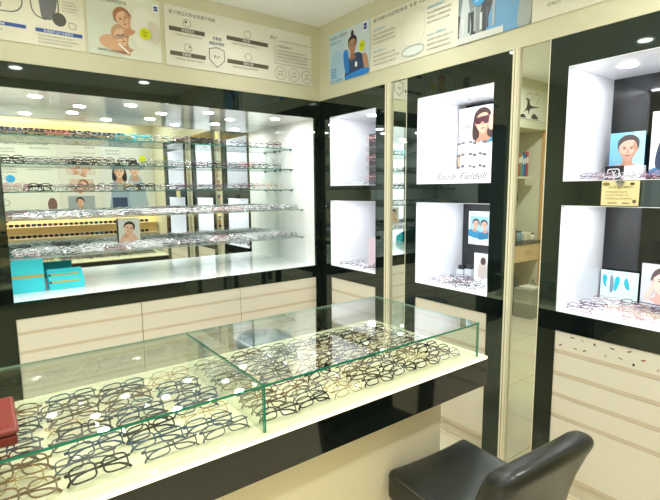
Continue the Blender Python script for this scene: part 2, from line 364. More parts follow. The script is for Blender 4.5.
# ================================================================== RIGHT WALL CABINETS
def slant(m, x0, x1, y0, y1, z0, z1, th, mt_):
    return m.add([(x0, y0, z0), (x1, y1, z0), (x1, y1 + th, z0), (x0, y0 + th, z0), (x0, y0, z1), (x1, y1, z1), (x1, y1 + th, z1), (x0, y0 + th, z1)], [(0, 3, 2, 1), (4, 5, 6, 7), (0, 1, 5, 4), (1, 2, 6, 5), (2, 3, 7, 6), (3, 0, 4, 7)], mt_)
def right_cab(label, yA, yB, niL, niR, dotted=False, sl=0):
    """yA > yB outer ends, niche from niL down to niR"""
    c = thing('display_cabinet', label, 'cabinet', (0, 0, 0)); ym = 0
    b = MB()
    b.box(0, .02, yB, yA, 2.18, 2.325, BLACK); b.box(0, .02, yB, yA, 1.512, 1.63, BLACK); b.box(0, .02, yB, yA, .87, .97, BLACK)
    b.box(0, .02, niL, yA, 0, .87, BLACK); b.box(0, .02, yB, niR, 0, .87, BLACK)
    for z0, z1 in ((.97, 1.512), (1.63, 2.18)):
        b.box(0, .02, niL, yA, z0, z1, BLACK); b.box(0, .02, yB, niR, z0, z1, BLACK)
    b.obj('frame', c)
    b = MB(); slant(b, .021, .62, yB, yB + sl * 1.2, 0, 2.325, .01, CREAM2); b.box(.02, .62, yA - .01, yA, 0, 2.325, CREAM2); b.box(.55, .56, yB + .02 + sl * 1.2, yA - .01, 0, 2.325, CREAM2); b.obj('carcass', c)
    for z0, z1 in ((.97, 1.512), (1.63, 2.18)):
        n = MB()
        n.box(.02, .5, niL, niL + .012, z0, z1, WHITEM); slant(n, .02, .5, niR, niR + sl, z0, z1, .012, WHITEM)
        for za in (z0 - .012, z1): n.add([(.02, niR, za), (.5, niR + sl, za), (.5, niL, za), (.02, niL, za), (.02, niR, za + .012), (.5, niR + sl, za + .012), (.5, niL, za + .012), (.02, niL, za + .012)], [(0, 3, 2, 1), (4, 5, 6, 7), (0, 1, 5, 4), (1, 2, 6, 5), (2, 3, 7, 6), (3, 0, 4, 7)], WHITEM)
        n.box(0.0, .02, niL - .003, niL, z0, z1, WHITEM); n.box(0, .02, niR, niL, z0, z0 + .003, WHITEM); n.box(0, .02, niR, niL, z1 - .003, z1, WHITEM)
        n.obj('niche_lining', c)
        box1(.50, .506, niR + sl, niL, z0, z1, NICHEBACK).obj('niche_back', c)
        ly = (niL + niR) / 2 if niR > -2 else -2.235
        l = MB().cyl((.22, ly, z1 - .004), .04, .003, LAMP, 20).obj('niche_downlight', c)
        area_light('niche_lamp', (.22, ly, z1 - .006), (0, 0, 0),   .08, .08, .72, COOL, 'DISK', 178)
        wd = niL - niR - .04
        area_light('niche_led', (.035, (niL + niR) / 2, z1 - .006), (0, R(-25), 0), .02, wd, 1.0 * wd / .55, COOL)
    zs = [(.752, .867), (.634, .75), (.517, .632), (.402, .515), (.09, .40)]
    for i, (z0, z1) in enumerate(zs):
        d = MB(); d.box(.004, .02, niR + .002, niL - .002, z0 + .020, z1, CREAM2); d.box(.0055, .02, niR + .002, niL - .002, z0, z0 + .020, GROOVE); o = d.obj('drawer_front', c)
        if dotted and i == 0:
            for k, (y, z) in enumerate(((-2.153, .849), (-2.203, .846), (-2.095, .797), (-2.171, .796), (-2.26, .841), (-2.215, .798), (-2.34, .843), (-2.312, .801), (-2.412, .848), (-2.377, .806), (-2.433, .792), (-2.471, .823), (-2.55, .84), (-2.53, .795), (-2.62, .82))):
                a = k * 1.1; p = [(0.0032, y + (.012 * math.cos(t) * math.cos(a) - .005 * math.sin(t) * math.sin(a)), z + (.012 * math.cos(t) * math.sin(a) + .005 * math.sin(t) * math.cos(a)) * .6) for t in [q * math.pi / 5 for q in range(10)]]
                MB().add(p, [tuple(range(10))], flat(('#3a2a22', '#b7a890', '#6b4a3c', '#8c7a66', '#2e2622', '#a33030')[k % 6 if k % 6 != 5 or k > 10 else 2])).obj('sticker', o)
    box1(.03, .045, niR, niL, 0, .09, CREAM2).obj('kick_board', c)
    return c
right_cab('narrow black gloss cabinet with two white niches in the room corner', -.001, -.79, -.14, -.69)
right_cab('black gloss cabinet with two white niches between the two mirror strips', -.995, -1.766, -1.09, -1.653, sl=.315)
right_cab('wide black gloss cabinet with large white niches and sticker-dotted cream drawer at far right', -1.97, -2.925, -2.063, -2.79, True)

def mirror_strip(label, t0, t1, m1, pane=MIRROR, nm='wall_mirror', cat='mirror'):
    c = thing(nm, label, cat, (0, 0, 0))
    b = MB(); b.box(-.008, .02, t1, t0, 0, 2.325, TRIM); b.box(-.0085, -.008, t1 + (t0 - t1) * .62, t1 + (t0 - t1) * .72, 0, 2.325, flat('#8f8566')); b.box(-.0085, -.008, t1 + (t0 - t1) * .16, t1 + (t0 - t1) * .22, 0, 2.325, flat('#a89f80')); b.obj('trim_post', c)
    box1(.008, .014, m1 + .006, t1 - .0005, 0.01, 2.322, pane).obj('pane', c)
    box1(0, .02, m1 + .001, m1 + .0055, 0, 2.325, TRIM).obj('thin_edge_trim', c)
mirror_strip('narrow full-height mirror strip beside the corner cabinet, with champagne trim', -.791, -.845, -.995)
mirror_strip('tall narrow glazed gap before the far-right cabinet, with the office desk behind', -1.767, -1.806, -1.97, GLASS, 'glazed_partition', 'glass partition')

# ================================================================== FASCIA POSTERS
GREY = '#7d7a70'; DK = '#3c3a33'
ph = .385; pz = 2.437
# P1 lens diagrams
a = Art(.90, ph, '#e2dec8')
def U(x): return x + 2.635
a.ring(U(-2.135), .24, .095, .088, .006, '#5a5a58', sq=.75); a.ring(U(-2.36), .24, .095, .088, .006, '#5a5a58', sq=.75)
a.ell(U(-2.17), .19, .03, .03, '#a9a8a4')
a.smooth([(U(-1.955), .16), (U(-1.915), .155), (U(-1.885), .19), (U(-1.875), .30), (U(-1.955), .33)], '#6c6d6f')
a.ring(U(-1.935), .24, .072, .092, .006, '#5a5a58', sq=.75)
a.ell(U(-1.866), .160, .036, .038, '#55534b')
a.rect(U(-2.5), .078, U(-2.035), .098, '#33559b'); a.text('轻盈薄片 视野清晰', U(-2.25), .081, .013, '#ffffff')
a.rect(U(-1.99), .075, U(-1.75), .096, '#33559b'); a.text('变色镜片让户外更舒适', U(-1.95), .078, .014, '#ffffff', wd=.15)
a.lines(U(-2.5), .05, .4, 2, .022, .010, GREY, 3); a.lines(U(-1.98), .052, .21, 3, .018, .009, GREY, 4)
a.text('变色后', U(-1.845), .285, .014, DK); a.lines(U(-1.845), .26, .085, 4, .017, .008, GREY, 5)
a.ring(U(-1.80), .135, .02, .018, .004, '#9a978a', sq=.4)
tag(a.place('lens_poster', (-2.635, -.001, pz)), 'cream wall poster with lens outlines, dark disc and blue bars, at top left', 'poster')
# P2 couple
def U(x): return x + 1.718
a = Art(.435, ph, '#e4e6d3')
a.rect(.0, .0, .2, ph, '#d6dccb'); a.ell(.33, .2, .08, .13, '#eeece0')
a.text('专业视光', .03, .35, .022, DK, wd=.14); a.text('清晰自然视界的开始', .03, .318, .022, DK, wd=.2)
a.smooth([(.06, .09), (.10, .125), (.19, .12), (.24, .03), (.21, .02), (.09, .05)], '#dcae8b')
a.face(.19, .13, .048, '#e8c2a0', '#c8a27c', '#cf9d7b', tilt=18, glasses='#4a5a70')
a.face(.205, .235, .046, '#e6bd9f', '#a87450', '#cf9d7b', tilt=24, bun=False)
a.line([(.17, .08), (.23, .03)], .010, '#ffffff')
a.ell(.335, .168, .036, .036, '#d9e000'); a.text('全焦点', .312, .170, .013, '#4a5000'); a.text('镜片', .322, .150, .012, '#4a5000')
a.rect(.39, .312, .425, .36, '#ffffff'); a.rect(.396, .32, .421, .35, '#2a4a94'); a.text('ZEISS', .398, .330, .007, '#ffffff', wd=.021)
a.text('选配镜片让全家都看得清', .045, .025, .014, DK, wd=.17)
a.ell(.39, .21, .03, .045, '#d8cfc0', 30); a.ell(.40, .15, .03, .03, '#d8cfc0')
tag(a.place('couple_poster', (-1.718, -.001, pz)), 'pale green poster of two cheek-to-cheek faces with round yellow badge', 'poster')
# P3 white text board
a = Art(1.175, ph, '#e3e0d0', edge='#9c988a')
def U(x): return x + 1.255
BAR = '#5b5643'
a.text('新川镜立方和全家镜子视眼', U(-1.222), .332, .026, DK, wd=.325)
for k, (x0, x1, z) in enumerate(((-1.226, -.978, .225), (-1.226, -.978, .068), (-.815, -.48, .235), (-.815, -.48, .075))):
    a.rect(U(x0), z, U(x1), z + .028, BAR); a.text(('高清防蓝光', '耐磨层', '防反射', '超强抗污层')[k], U((x0 + x1) / 2) - .04, z + .005, .019, '#f4f2e6', wd=(.09, .06, .06, .08)[k])
    a.lines(U(x0) + .04, z - .025, .24, 1, .02, .012, GREY, 5 + k)
    a.ring(U((x0 + x1) / 2), z + .062, .028, .028, .003, '#77746a')
a.ell(U(-1.11), .295, .008, .008, DK); a.ell(U(-1.09), .135, .006, .006, DK)
a.text('多重膜', U(-.925), .215, .022, '#3d4f7c', wd=.07); a.text('镜面护眼屏', U(-.95), .180, .022, '#3d4f7c', wd=.115)
a.line([(U(-.95), .15), (U(-.895), .165), (U(-.838), .15), (U(-.838), .08), (U(-.895), .03), (U(-.95), .08), (U(-.95), .15)], .005, '#6c7078')
a.text('Pc*', U(-.915), .09, .022, DK, wd=.045)
a.text('Pc*', U(-.455), .30, .028, DK, wd=.055)
a.line([(U(-.42), .265), (U(-.42), .13), (U(-.09), .13)], .003, '#8d897c'); a.line([(U(-.38), .30), (U(-.09), .30)], .003, '#8d897c')
a.text('实验数据说明:', U(-.40), .252, .014, DK, wd=.13); a.lines(U(-.405), .222, .30, 4, .024, .012, GREY, 8)
for k in range(3): a.ring(U(-.375 + k * .122), .062, .05, .05, .0025, '#77746a'); a.text('变薄', U(-.395 + k * .122), .068, .013, GREY, wd=.04); a.text('清晰', U(-.400 + k * .122), .044, .013, GREY, wd=.05)
tag(a.place('text_board', (-1.255, -.001, pz)), 'long white board with dark caption bars, shield emblem and small circles', 'poster')
# right fascia: reader's right is -Y
RZ = R(-90)
a = Art(.48, .37, '#cfe0e6')
a.rect(0, 0, .24, .37, '#bcd6e6'); a.ell(.1, .12, .09, .12, '#a8cbe2'); a.rect(.2, 0, .48, .37, '#cbd9de')
a.text('运动镜片 自由视界', .01, .325, .026, DK, wd=.21); a.text('清晰看世界', .01, .29, .02, '#5a7f9a', wd=.13)
a.smooth([(.2, .0), (.24, .13), (.3, .17), (.38, .16), (.45, .08), (.44, 0)], '#2f4468')
a.smooth([(.4, .15), (.45, .13), (.475, .02), (.44, .0), (.41, .08)], '#b98a6c')
a.face(.285, .235, .048, '#b98a6c', '#1d1a1c', '#9c7054', bun=True, hw=.95)
a.smooth([(.18, .2), (.2, .06), (.25, .05), (.25, .12), (.23, .21)], '#2a7fcc'); a.smooth([(.22, .03), (.45, .045), (.45, 0), (.22, 0)], '#2a86d6')
a.ell(.33, .09, .014, .02, '#ffffff')
a.ell(.395, .205, .032, .04, '#d9e000'); a.text('焕新', .378, .2, .016, '#4a5000')
a.rect(.41, .30, .455, .36, '#ffffff'); a.rect(.415, .308, .45, .352, '#2a4a94'); a.text('ZEISS', .417, .325, .009, '#ffffff', wd=.03)
for k in range(4): a.rect(.02, .10 - k * .02, .09, .108 - k * .02, '#5f94c2')
a.text('全新一代运动镜片', .015, .008, .014, DK, wd=.16)
tag(a.place('boxer_poster', (-.001, -.15, 2.431), RZ), 'light blue poster of dark-haired athlete in navy vest with blue boxing gloves', 'poster')
a = Art(.765, .365, '#e2dfcb')
a.text('蔡司镜片的定制渐进 专享 Individual 镜片选择', .03, .325, .026, DK, wd=.72)
a.text('镜片折射率 1.5', .03, .265, .016, '#3ba3c9', wd=.13); a.lines(.03, .235, .27, 3, .028, .013, GREY, 11)
a.text('镜片折射率 1.6', .03, .12, .016, '#3ba3c9', wd=.13); a.lines(.03, .09, .27, 3, .028, .013, GREY, 12)
a.text('超薄轻盈镜片', .53, .27, .016, '#3ba3c9', wd=.13); a.lines(.53, .24, .2, 3, .028, .013, GREY, 13)
a.text('Precision 超清设计', .53, .11, .016, '#3ba3c9', wd=.15); a.lines(.53, .08, .22, 3, .028, .013, GREY, 14)
a.ring(.41, .20, .10, .115, .002, '#c6c8bd', sq=.7); a.ring(.41, .055, .10, .035, .006, '#9fb3ad', sq=.9); a.ell(.41, .055, .085, .025, '#dce5e0')
tag(a.place('lens_text_poster', (-.001, -.636, 2.431), RZ), 'white text poster with blue headings and pale lens drawing, beside the athlete poster', 'poster')
a = Art(.458, .365, '#8c9698')
a.rect(0, .18, .458, .365, '#7f8b8f'); a.rect(0, 0, .12, .16, '#3c4347'); a.smooth([(.01, .02), (.03, .25), (.06, .27), (.09, .05)], '#c8d0d0')
a.smooth([(.16, .05), (.18, .3), (.26, .34), (.3, .18), (.28, .02)], '#484b4d'); a.smooth([(.2, 0), (.24, .2), (.32, .27), (.41, .22), (.43, 0)], '#6fa5cf')
a.face(.33, .36, .05, '#d9a67f', '#6a4a36', '#b98767')
a.smooth([(.38, .02), (.41, .2), (.455, .26), (.455, .02)], '#a8b0ae')
for k in range(6): a.rect(.03 + k * .04, .05, .045 + k * .04, .14 + .02 * (k % 3), ('#d5dad8', '#59616a', '#aeb4b2')[k % 3])
a.rect(0, 0, .3, .035, '#d8d9d4')
a.ell(.145, .235, .05, .055, '#39a0d8'); a.text('新品', .115, .235, .022, '#ffffff'); a.text('上市', .115, .205, .022, '#ffffff')
tag(a.place('photo_poster', (-.001, -1.402, 2.431), RZ), 'grey and blue photo poster with person in blue shirt and round blue badge', 'poster')
a = Art(.70, .365, '#e2dfcb')
a.line([(.2, .16), (.2, .2), (.36, .2)], .006, '#4a5a7c'); a.line([(.2, .16), (.42, .16)], .006, '#4a5a7c'); a.text('轻薄自然', .08, .055, .016, GREY); a.lines(.3, .04, .3, 1, .02, .012, GREY, 2)
a.ring(.5, .24, .13, .09, .006, '#66686c', sq=.75)
tag(a.place('outline_poster', (-.001, -1.862, 2.431), RZ), 'mostly blank cream poster with thin dark frame outline above far-right cabinet', 'poster')

# ================================================================== EYEGLASSES
SKIN = {
    'pearl white': ('#efedf0', 0, .0019, .050, .038, .8),  # name: (colour, metal, rim radius, rim w, rim h, squareness)
    'black': ('#222325', 0, .0020, .050, .036, .72), 'dark brown': ('#55402f', 0, .0019, .050, .038, .8),
    'slate blue': ('#38506b', 0, .0018, .051, .034, .7), 'tortoiseshell': ('#86684a', 0, .0020, .049, .040, .95),
    'gold wire': ('#c9a45c', 1, .0009, .050, .042, .95), 'silver wire': ('#b9bcc2', 1, .0009, .051, .035, .75),
    'dusty pink': ('#d3a5a8', 0, .0014, .048, .041, .95), 'dark grey': ('#606267', 0, .0016, .052, .033, .68),
    'teal': ('#1d9aa0', 0, .0020, .050, .037, .8), 'rosy red': ('#9a5058', 0, .0018, .050, .036, .8), 'plum': ('#6e4a66', 0, .0013, .049, .040, .95),
}
def rim_pts(cx, w_, h_, sq, n=22):
    P = []
    for k in range(n):
        a_ = 2 * math.pi * k / n; c_, s_ = math.cos(a_), math.sin(a_)
        x = math.copysign(abs(c_) ** sq, c_) * w_ / 2; z = math.copysign(abs(s_) ** sq, s_) * h_ / 2
        P.append((cx + x, .0035 * (x + (0 if cx < 0 else 0)) * 0 + abs(cx + x) ** 2 * .9, z))
    return P
def glasses_parts(kind, seg=22, lens_m=None):
    colr, metal, r, w_, h_, sq = SKIN[kind]; r *= 1.08; w_ *= 1.04; h_ *= 1.04; sq *= .74
    fm = mat('frame_' + kind.replace(' ', '_'), colr, .22 if metal else .18, metal=metal)
    cx = .0335; fr_ = MB(); n = 5 if seg > 16 else 4
    for s_ in (-1, 1): fr_.tube(rim_pts(s_ * cx, w_, h_, sq, seg), r, fm, n, closed=True)
    bx = cx - w_ / 2
    fr_.tube([(-bx - .001, .0005, .006), (-bx * .4, 0, .0105), (bx * .4, 0, .0105), (bx + .001, .0005, .006)], r * 1.15, fm, n)
    for s_ in (-1, 1):
        fr_.tube([(s_ * (cx + w_ / 2 - .002), .0028, .008), (s_ * .0665, .006, .0095)], r * 1.3, fm, n)
        if seg > 16: fr_.tube([(s_ * (bx + .001), .001, -.002), (s_ * (bx - .003), .006, -.004), (s_ * (bx - .003), .007, -.009)], .0008, CHROME, 4)
    lenses = []
    for s_ in (-1, 1):
        P = rim_pts(s_ * cx, w_ - r, h_ - r, sq, seg); l = MB(); c0 = (s_ * cx, cx * cx * .9 - .0008, 0)
        l.add(P + [c0], [(k, (k + 1) % seg, seg) for k in range(seg)], lens_m or LENS, True); lenses.append(l)
    temples = []
    for s_ in (-1, 1):
        y0 = .009 if s_ > 0 else .0135; t = MB()
        pts = [(s_ * .0668, .006, .0095), (s_ * .066, y0, .0095), (s_ * .03, y0 + .002, .009), (-s_ * .02, y0 + .003, .007), (-s_ * .045, y0 + .003, .002), (-s_ * .06, y0 + .002, -.008), (-s_ * .066, y0 + .001, -.016)]
        t.tube(pts, [r * 1.2, r * 1.3, r * 1.2, r, r * 1.2, r * 1.6, r * 1.3], fm if not metal else fm, n)
        temples.append(t)
    return fr_, lenses, temples
_PM = {}; _SM = {}
_LV = {}
def rest(kind, rot, sc=(1, 1, 1)):
    if kind not in _LV:
        f, ls, ts = glasses_parts(kind, 14); _LV[kind] = [Vector(v) for q in [f] + ts for v in q.v]
    mt3 = Euler(rot).to_matrix(); sv = Vector(sc)
    row = mt3[2]
    return -min(row[0] * v.x * sv.x + row[1] * v.y * sv.y + row[2] * v.z * sv.z for v in _LV[kind]) + .0018
def part_glasses(kind, label, group, loc, rot, sc_=1.0):
    """a pair with frame, two lenses and two temples as parts"""
    if kind not in _PM:
        f, ls, ts = glasses_parts(kind)
        _PM[kind] = (f.mesh('frame'), [l.mesh('lens') for l in ls], [t.mesh('temple') for t in ts])
    f, ls, ts = _PM[kind]
    e = bpy.data.objects.new('eyeglasses', None); e.empty_display_size = .03; COL.objects.link(e); tag(e, label, 'eyeglasses', group)
    e.location = loc; e.rotation_euler = rot
    e.scale = (sc_, sc_, sc_)
    for nm, me in [('frame', f)] + [('lens', q) for q in ls] + [('temple', q) for q in ts]:
        o = bpy.data.objects.new(nm, me); COL.objects.link(o); o.parent = e
    return e
def small_glasses(kind, label, group, loc, rot, name='eyeglasses', lens=None):
    key = (kind, name, lens.name if lens else '')
    if key not in _SM:
        f, ls, ts = glasses_parts(kind, 14, lens); [f.join(q) for q in ls + ts]; _SM[key] = f.mesh(name)
    o = bpy.data.objects.new(name, _SM[key]); COL.objects.link(o); tag(o, label, name, group); o.location = loc; o.rotation_euler = rot
    return o
# pose helpers: height of the local origin above the surface for a given backward tilt
def lift(kind, tilt):
    h_ = SKIN[kind][4] / 2 + SKIN[kind][2]
    return max(h_ * math.cos(tilt) - 0 * math.sin(tilt), h_ * math.cos(tilt)) if tilt < R(50) else max(h_ * math.cos(tilt), .0195 * math.sin(tilt) + .018 * math.cos(tilt)) 

# ================================================================== GLASS COUNTER
ct = thing('display_counter', 'glass-topped counter with black band and cream base, full of eyeglasses', 'counter', (0, 0, 0))
CX0 = -2.98
box1(CX0 + .02, -.80, -1.99, -1.30, 0.0, .702, mat('counter_base', '#e8debf', .4, noise=.02, nscale=3)).obj('base_panel', ct)
MB().box(CX0, -.527, -2.03, -1.245, .702, .826, BLACK2).obj('black_band', ct, bevel=.002)
MB().box(CX0, -.529, -2.029, -1.246, .826, .84, DECK).obj('deck', ct, bevel=.002)
PALE = mat('glass_edge_pale', '#9fbfa9', .15, ior=1.5)
ge = {'x-': EDGE, 'x+': EDGE, 'y-': EDGE, 'y+': PALE}; ge2 = {'x-': EDGE, 'x+': PALE, 'y-': EDGE, 'y+': PALE}
DVX = -1.670
MB().box(CX0 + .02, DVX - .001, -2.011, -1.325, .992, 1.0, TOPG, ge).obj('glass_top', ct)
MB().box(DVX + .001, -.572, -2.011, -1.325, .992, 1.0, TOPG, ge2).obj('glass_top', ct)
ve = {'x-': EDGE, 'x+': EDGE}
MB().box(CX0 + .02, DVX - .004, -2.010, -2.003, .8405, .9915, GLASS, ve).obj('front_pane', ct)
MB().box(DVX + .004, -.581, -2.010, -2.003, .8405, .9915, GLASS, ve).obj('front_pane', ct)
MB().box(CX0 + .02, -.581, -1.333, -1.326, .8405, .9915, GLASS).obj('back_pane', ct)
vx = {'y-': EDGE}
MB().box(-.580, -.573, -2.010, -1.326, .8405, .9915, GLASS, vx).obj('end_pane', ct)
MB().box(DVX - .0035, DVX + .0035, -2.010, -1.334, .8405, .9915, GLASS, vx).obj('divider_pane', ct)

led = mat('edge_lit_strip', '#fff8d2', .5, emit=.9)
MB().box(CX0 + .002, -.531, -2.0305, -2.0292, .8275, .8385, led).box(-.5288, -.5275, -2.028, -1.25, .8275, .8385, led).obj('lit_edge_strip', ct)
kinds_r = ['dark brown', 'black', 'tortoiseshell', 'dark grey', 'dark brown', 'plum', 'black', 'gold wire']
kinds_l = ['slate blue', 'black', 'dark brown', 'dark grey', 'gold wire', 'slate blue', 'tortoiseshell', 'dark grey']
mt_ = {'black': 'black plastic', 'dark grey': 'dark grey', 'gold wire': 'gold wire'}
g2 = random.Random(11)
rown = ['front', 'second', 'third', 'fourth', 'fifth', 'sixth', 'seventh', 'eighth', 'ninth', 'tenth', 'rear']
for sec in (0, 1):
    NC, NR = (4, 9) if sec == 0 else (7, 10)
    for r_ in range(NR):
        y = (-1.946 + r_ * .066) if sec == 0 else (-1.950 + r_ * .0612)
        for c_ in range(NC):
            if sec == 0: x = DVX - .103 - c_ * .178 + g2.uniform(-.012, .012) - (r_ % 2) * .02; kd = g2.choice(kinds_l); jr = .22
            else: x = DVX + .09 + c_ * .147 + g2.uniform(-.010, .010); kd = g2.choice(kinds_r); jr = .31
            tl = R(-g2.uniform(42, 64)); rz_ = g2.uniform(-jr, jr)
            if c_ in (0, 6) or r_ in (0, 9): rz_ *= .3
            tn = 'the divider'
            lab = '%s eyeglasses %s from the divider, %s row, %s part of the glass case' % (kd, ord_(c_), rown[r_], 'left' if sec == 0 else 'right')
            sg_ = 1.2 if sec == 0 else 1.08
            if sec == 0: rz_ *= .7
            z = .8405 + rest(kd, (tl, 0, rz_), (sg_,) * 3)
            if sec == 1 and c_ == 6: x = min(x, -.672)
            part_glasses(kd, lab, 'eyeglasses laid out in the glass counter', (x, y + g2.uniform(-.006, .006), z), (tl, 0, rz_), sg_)
# price tags
# wooden case on the glass
bx = thing('wooden_case', 'small red-brown wooden case standing on the glass counter at the left edge', 'case', (-2.425, -1.845, 1.0005))
RW = mat('red_wood', '#7a2f24', .3, noise=.15, nscale=25)
MB().box(-.12, .12, -.11, .11, 0, .026, RW).obj('case_body', bx, bevel=.006)
MB().box(-.124, .124, -.114, .114, .027, .044, RW).obj('case_lid', bx, bevel=.008)
MB().box(-.02, .02, -.119, -.1145, .018, .034, mat('brass', '#b08a46', .3, metal=1)).obj('clasp', bx)

# ================================================================== CHAIR
def rbox(w_, d_, h_, m_, bev=.03, seg=4, fn=None):
    import bmesh
    bm = bmesh.new(); bmesh.ops.create_cube(bm, size=1)
    for v in bm.verts: v.co = Vector((v.co.x * w_, v.co.y * d_, v.co.z * h_))
    bmesh.ops.bevel(bm, geom=bm.edges[:], offset=bev, segments=seg, profile=.5, affect='EDGES')
    # extra cuts so the shape can be curved
    for ax in range(3):
        L = (w_, d_, h_)[ax]; n = 5
        for k in range(1, n):
            co = [0, 0, 0]; co[ax] = -L / 2 + L * k / n; no = [0, 0, 0]; no[ax] = 1
            bmesh.ops.bisect_plane(bm, geom=bm.verts[:] + bm.edges[:] + bm.faces[:], plane_co=co, plane_no=no)
    if fn:
        for v in bm.verts: v.co = fn(v.co.copy())
    bmesh.ops.recalc_face_normals(bm, faces=bm.faces[:])
    bm.verts.index_update(); o = MB(); o.add([tuple(v.co) for v in bm.verts], [[v.index for v in f.verts] for f in bm.faces], m_, True); bm.free(); return o
ch = thing('leather_chair', 'low-backed black leather chair drawn up to the glass counter', 'chair', (-.937, -2.255, 0), R(-3.7))
def seatf(p): p.z += -.010 * (1 - (p.x / .21) ** 2); return p
rbox(.445, .46, .13, LEATHER, .030, 5, seatf).obj('seat', ch, (0, .005, .450))
def backf(p):
    t = (p.z + .2) / .40; p.y += -.10 * t * t + .035 * (p.x / .24) ** 2; p.x *= .94 + .10 * t; p.z -= .03 * (p.x / .24) ** 2 * t; return p
rbox(.47, .105, .41, LEATHER, .048, 6, backf).obj('backrest', ch, (0, -.22, .592))
pp = MB(); pp.tube([(-.216, -.20, .500), (-.218, 0, .502), (-.216, .19, .500)], .003, mat('piping', '#4a4b42', .35), 6)
pp.obj('seat_piping', ch)
for sx in (-1, 1):
    for sy in (-1, 1):
        MB().tube([(sx * .17, sy * .17, .40), (sx * .19, sy * .19, .0)], [.018, .012], DARKMETAL, 10).obj('leg', ch)

# ================================================================== STOOL behind the counter
st = thing('round_stool', 'round grey padded stool behind the counter, seen through the glass', 'stool', (-.83, -.47, 0))
MB().lathe([(.0, .53), (.17, .53), (.19, .545), (.195, .575), (.185, .60), (.12, .612), (0.001, .615)], (0, 0, 0), mat('grey_vinyl', '#66737a', .35), 40).obj('seat', st)
MB().lathe([(.03, .06), (.025, .53)], (0, 0, 0), CHROME, 16).obj('column', st)
MB().lathe([(.19, 0), (.19, .012), (.05, .05), (.03, .07)], (0, 0, 0), CHROME, 32).obj('base', st)

# ================================================================== NICHE CONTENTS (left cabinet)
g3 = random.Random(5)
ks_top = [['slate blue', 'black', 'rosy red', 'black', 'slate blue', 'teal', 'teal', 'dark grey', 'plum', 'black', 'black', 'dark grey', 'dark grey', 'plum', 'dark brown'],
          ['black', 'dark grey', 'dark grey', 'black', 'dark brown', 'black', 'silver wire', 'dark grey', 'silver wire', 'plum', 'black', 'dark grey', 'rosy red', 'black', 'dark grey'],
          ['dusty pink', 'black', 'silver wire', 'dark grey', 'plum', 'gold wire', 'black', 'silver wire', 'plum', 'dark grey', 'dark grey', 'silver wire', 'plum', 'dusty pink', 'gold wire']]
sn = ['top', 'second', 'third', 'fourth', 'lowest']
N = 15
for s_, z in enumerate(UP):
    for k in range(N):
        x = XL + .082 + k * .1375 + g3.uniform(-.008, .008); kd = ks_top[s_][k]
        if x > -.13: x = -.135
        lab = '%s eyeglasses, %s from the left end of the %s glass shelf' % (kd, ord_(k), sn[s_])
        rt_ = (R(-10), 0, g3.uniform(-.2, .2)); sc3 = (1.06, 1, 1.32)
        part_glasses(kd, lab, 'eyeglasses standing on the glass shelves', (x, .40 + g3.uniform(-.01, .02), z + rest(kd, rt_, sc3)), rt_).scale = sc3
mass = MB(); proto = {}
for s_, z in enumerate(LOW):
    NC = 16
    for r_ in range(7):
        for k in range(NC):
            x = XL + .092 + k * .130 + g3.uniform(-.012, .012); kd = g3.choice(['silver wire', 'pearl white', 'pearl white', 'dark grey', 'silver wire', 'pearl white', 'dusty pink', 'pearl white', 'dark grey'])
            if x > -.13: x = -.14
            y = .20 + r_ * .052 + g3.uniform(-.006, .006)
            if s_ == 1 and abs(x + 1.41) < .15 and y > .52: continue
            tl = R(-g3.uniform(35, 60)); rot = (tl, 0, g3.uniform(-.25, .25)); zz = z + rest(kd, rot)
            if r_ < 2:
                lab = '%s eyeglasses, %s from the left end, %s row of the %s shelf' % (kd, ord_(k), rown[r_], sn[3 + s_])
                small_glasses(kd, lab, 'eyeglasses crowded on the two lower shelves', (x, y, zz), rot)
            else:
                if kd not in proto:
                    f, ls, ts = glasses_parts(kd, 12); [f.join(q) for q in ls + ts]; proto[kd] = f
                mass.join(proto[kd], Matrix.Translation((x, y, zz)) @ Euler(rot).to_matrix().to_4x4())
tag(mass.obj('massed_eyeglasses'), 'massed pale wire eyeglasses filling the rear rows of the two lower glass shelves', 'eyeglasses', kind='stuff')
# small display papers under the lower frames
# portrait card on the lowest shelf
a = Art(.155, .20, '#ece6de'); a.rect(0, 0, .155, .2, '#dcd8cc')
a.smooth([(.01, 0), (.02, .06), (.06, .085), (.12, .07), (.145, 0)], '#e5b79a')
a.face(.075, .125, .036, '#eec3a6', '#2a1e1b', '#d9a184', tilt=-18, long=False, bun=False); a.smooth([(.05, .02), (.085, .09), (.105, .09), (.1, .03)], '#e9bda0')
tag(a.place('portrait_card', (-1.494, .575, LOW[1] + .0006)), 'portrait card of dark-haired woman resting hand on cheek, on the lowest shelf', 'card')
# turquoise display boxes
TQ = mat('turquoise_card', '#3fd3e2', .45); GOLD = mat('gold_ribbon', '#cdbb72', .35, metal=.3)
t = thing('gift_box', 'tall turquoise box with gold band on the niche floor', 'box', (-2.118, .335, .9572))
MB().box(-.09, .09, -.045, .045, 0, .095, TQ).obj('box_base', t, bevel=.002); MB().box(-.09, .09, -.043, .043, .113, .215, TQ).obj('box_lid', t, bevel=.002)
MB().box(-.0905, .0905, -.0455, .0455, .095, .113, GOLD).obj('gold_band', t)
t = thing('gift_box', 'low turquoise box with two gold ribbons beside the tall one', 'box', (-1.90, .335, .9572))
def wedge(z0, z1, m_, y0=-.05, y1=.06):
    return MB().add([(-.105, y0, 0), (.105, y0, 0), (.105, y1, 0), (-.105, y1, 0), (-.105, y0, z0), (.105, y0, z0), (.105, y1, z1), (-.105, y1, z1)], [(0, 3, 2, 1), (0, 1, 5, 4), (1, 2, 6, 5), (2, 3, 7, 6), (3, 0, 4, 7), (4, 5, 6, 7)], m_)
wedge(.065, .125, TQ).obj('box_body', t, bevel=.002)
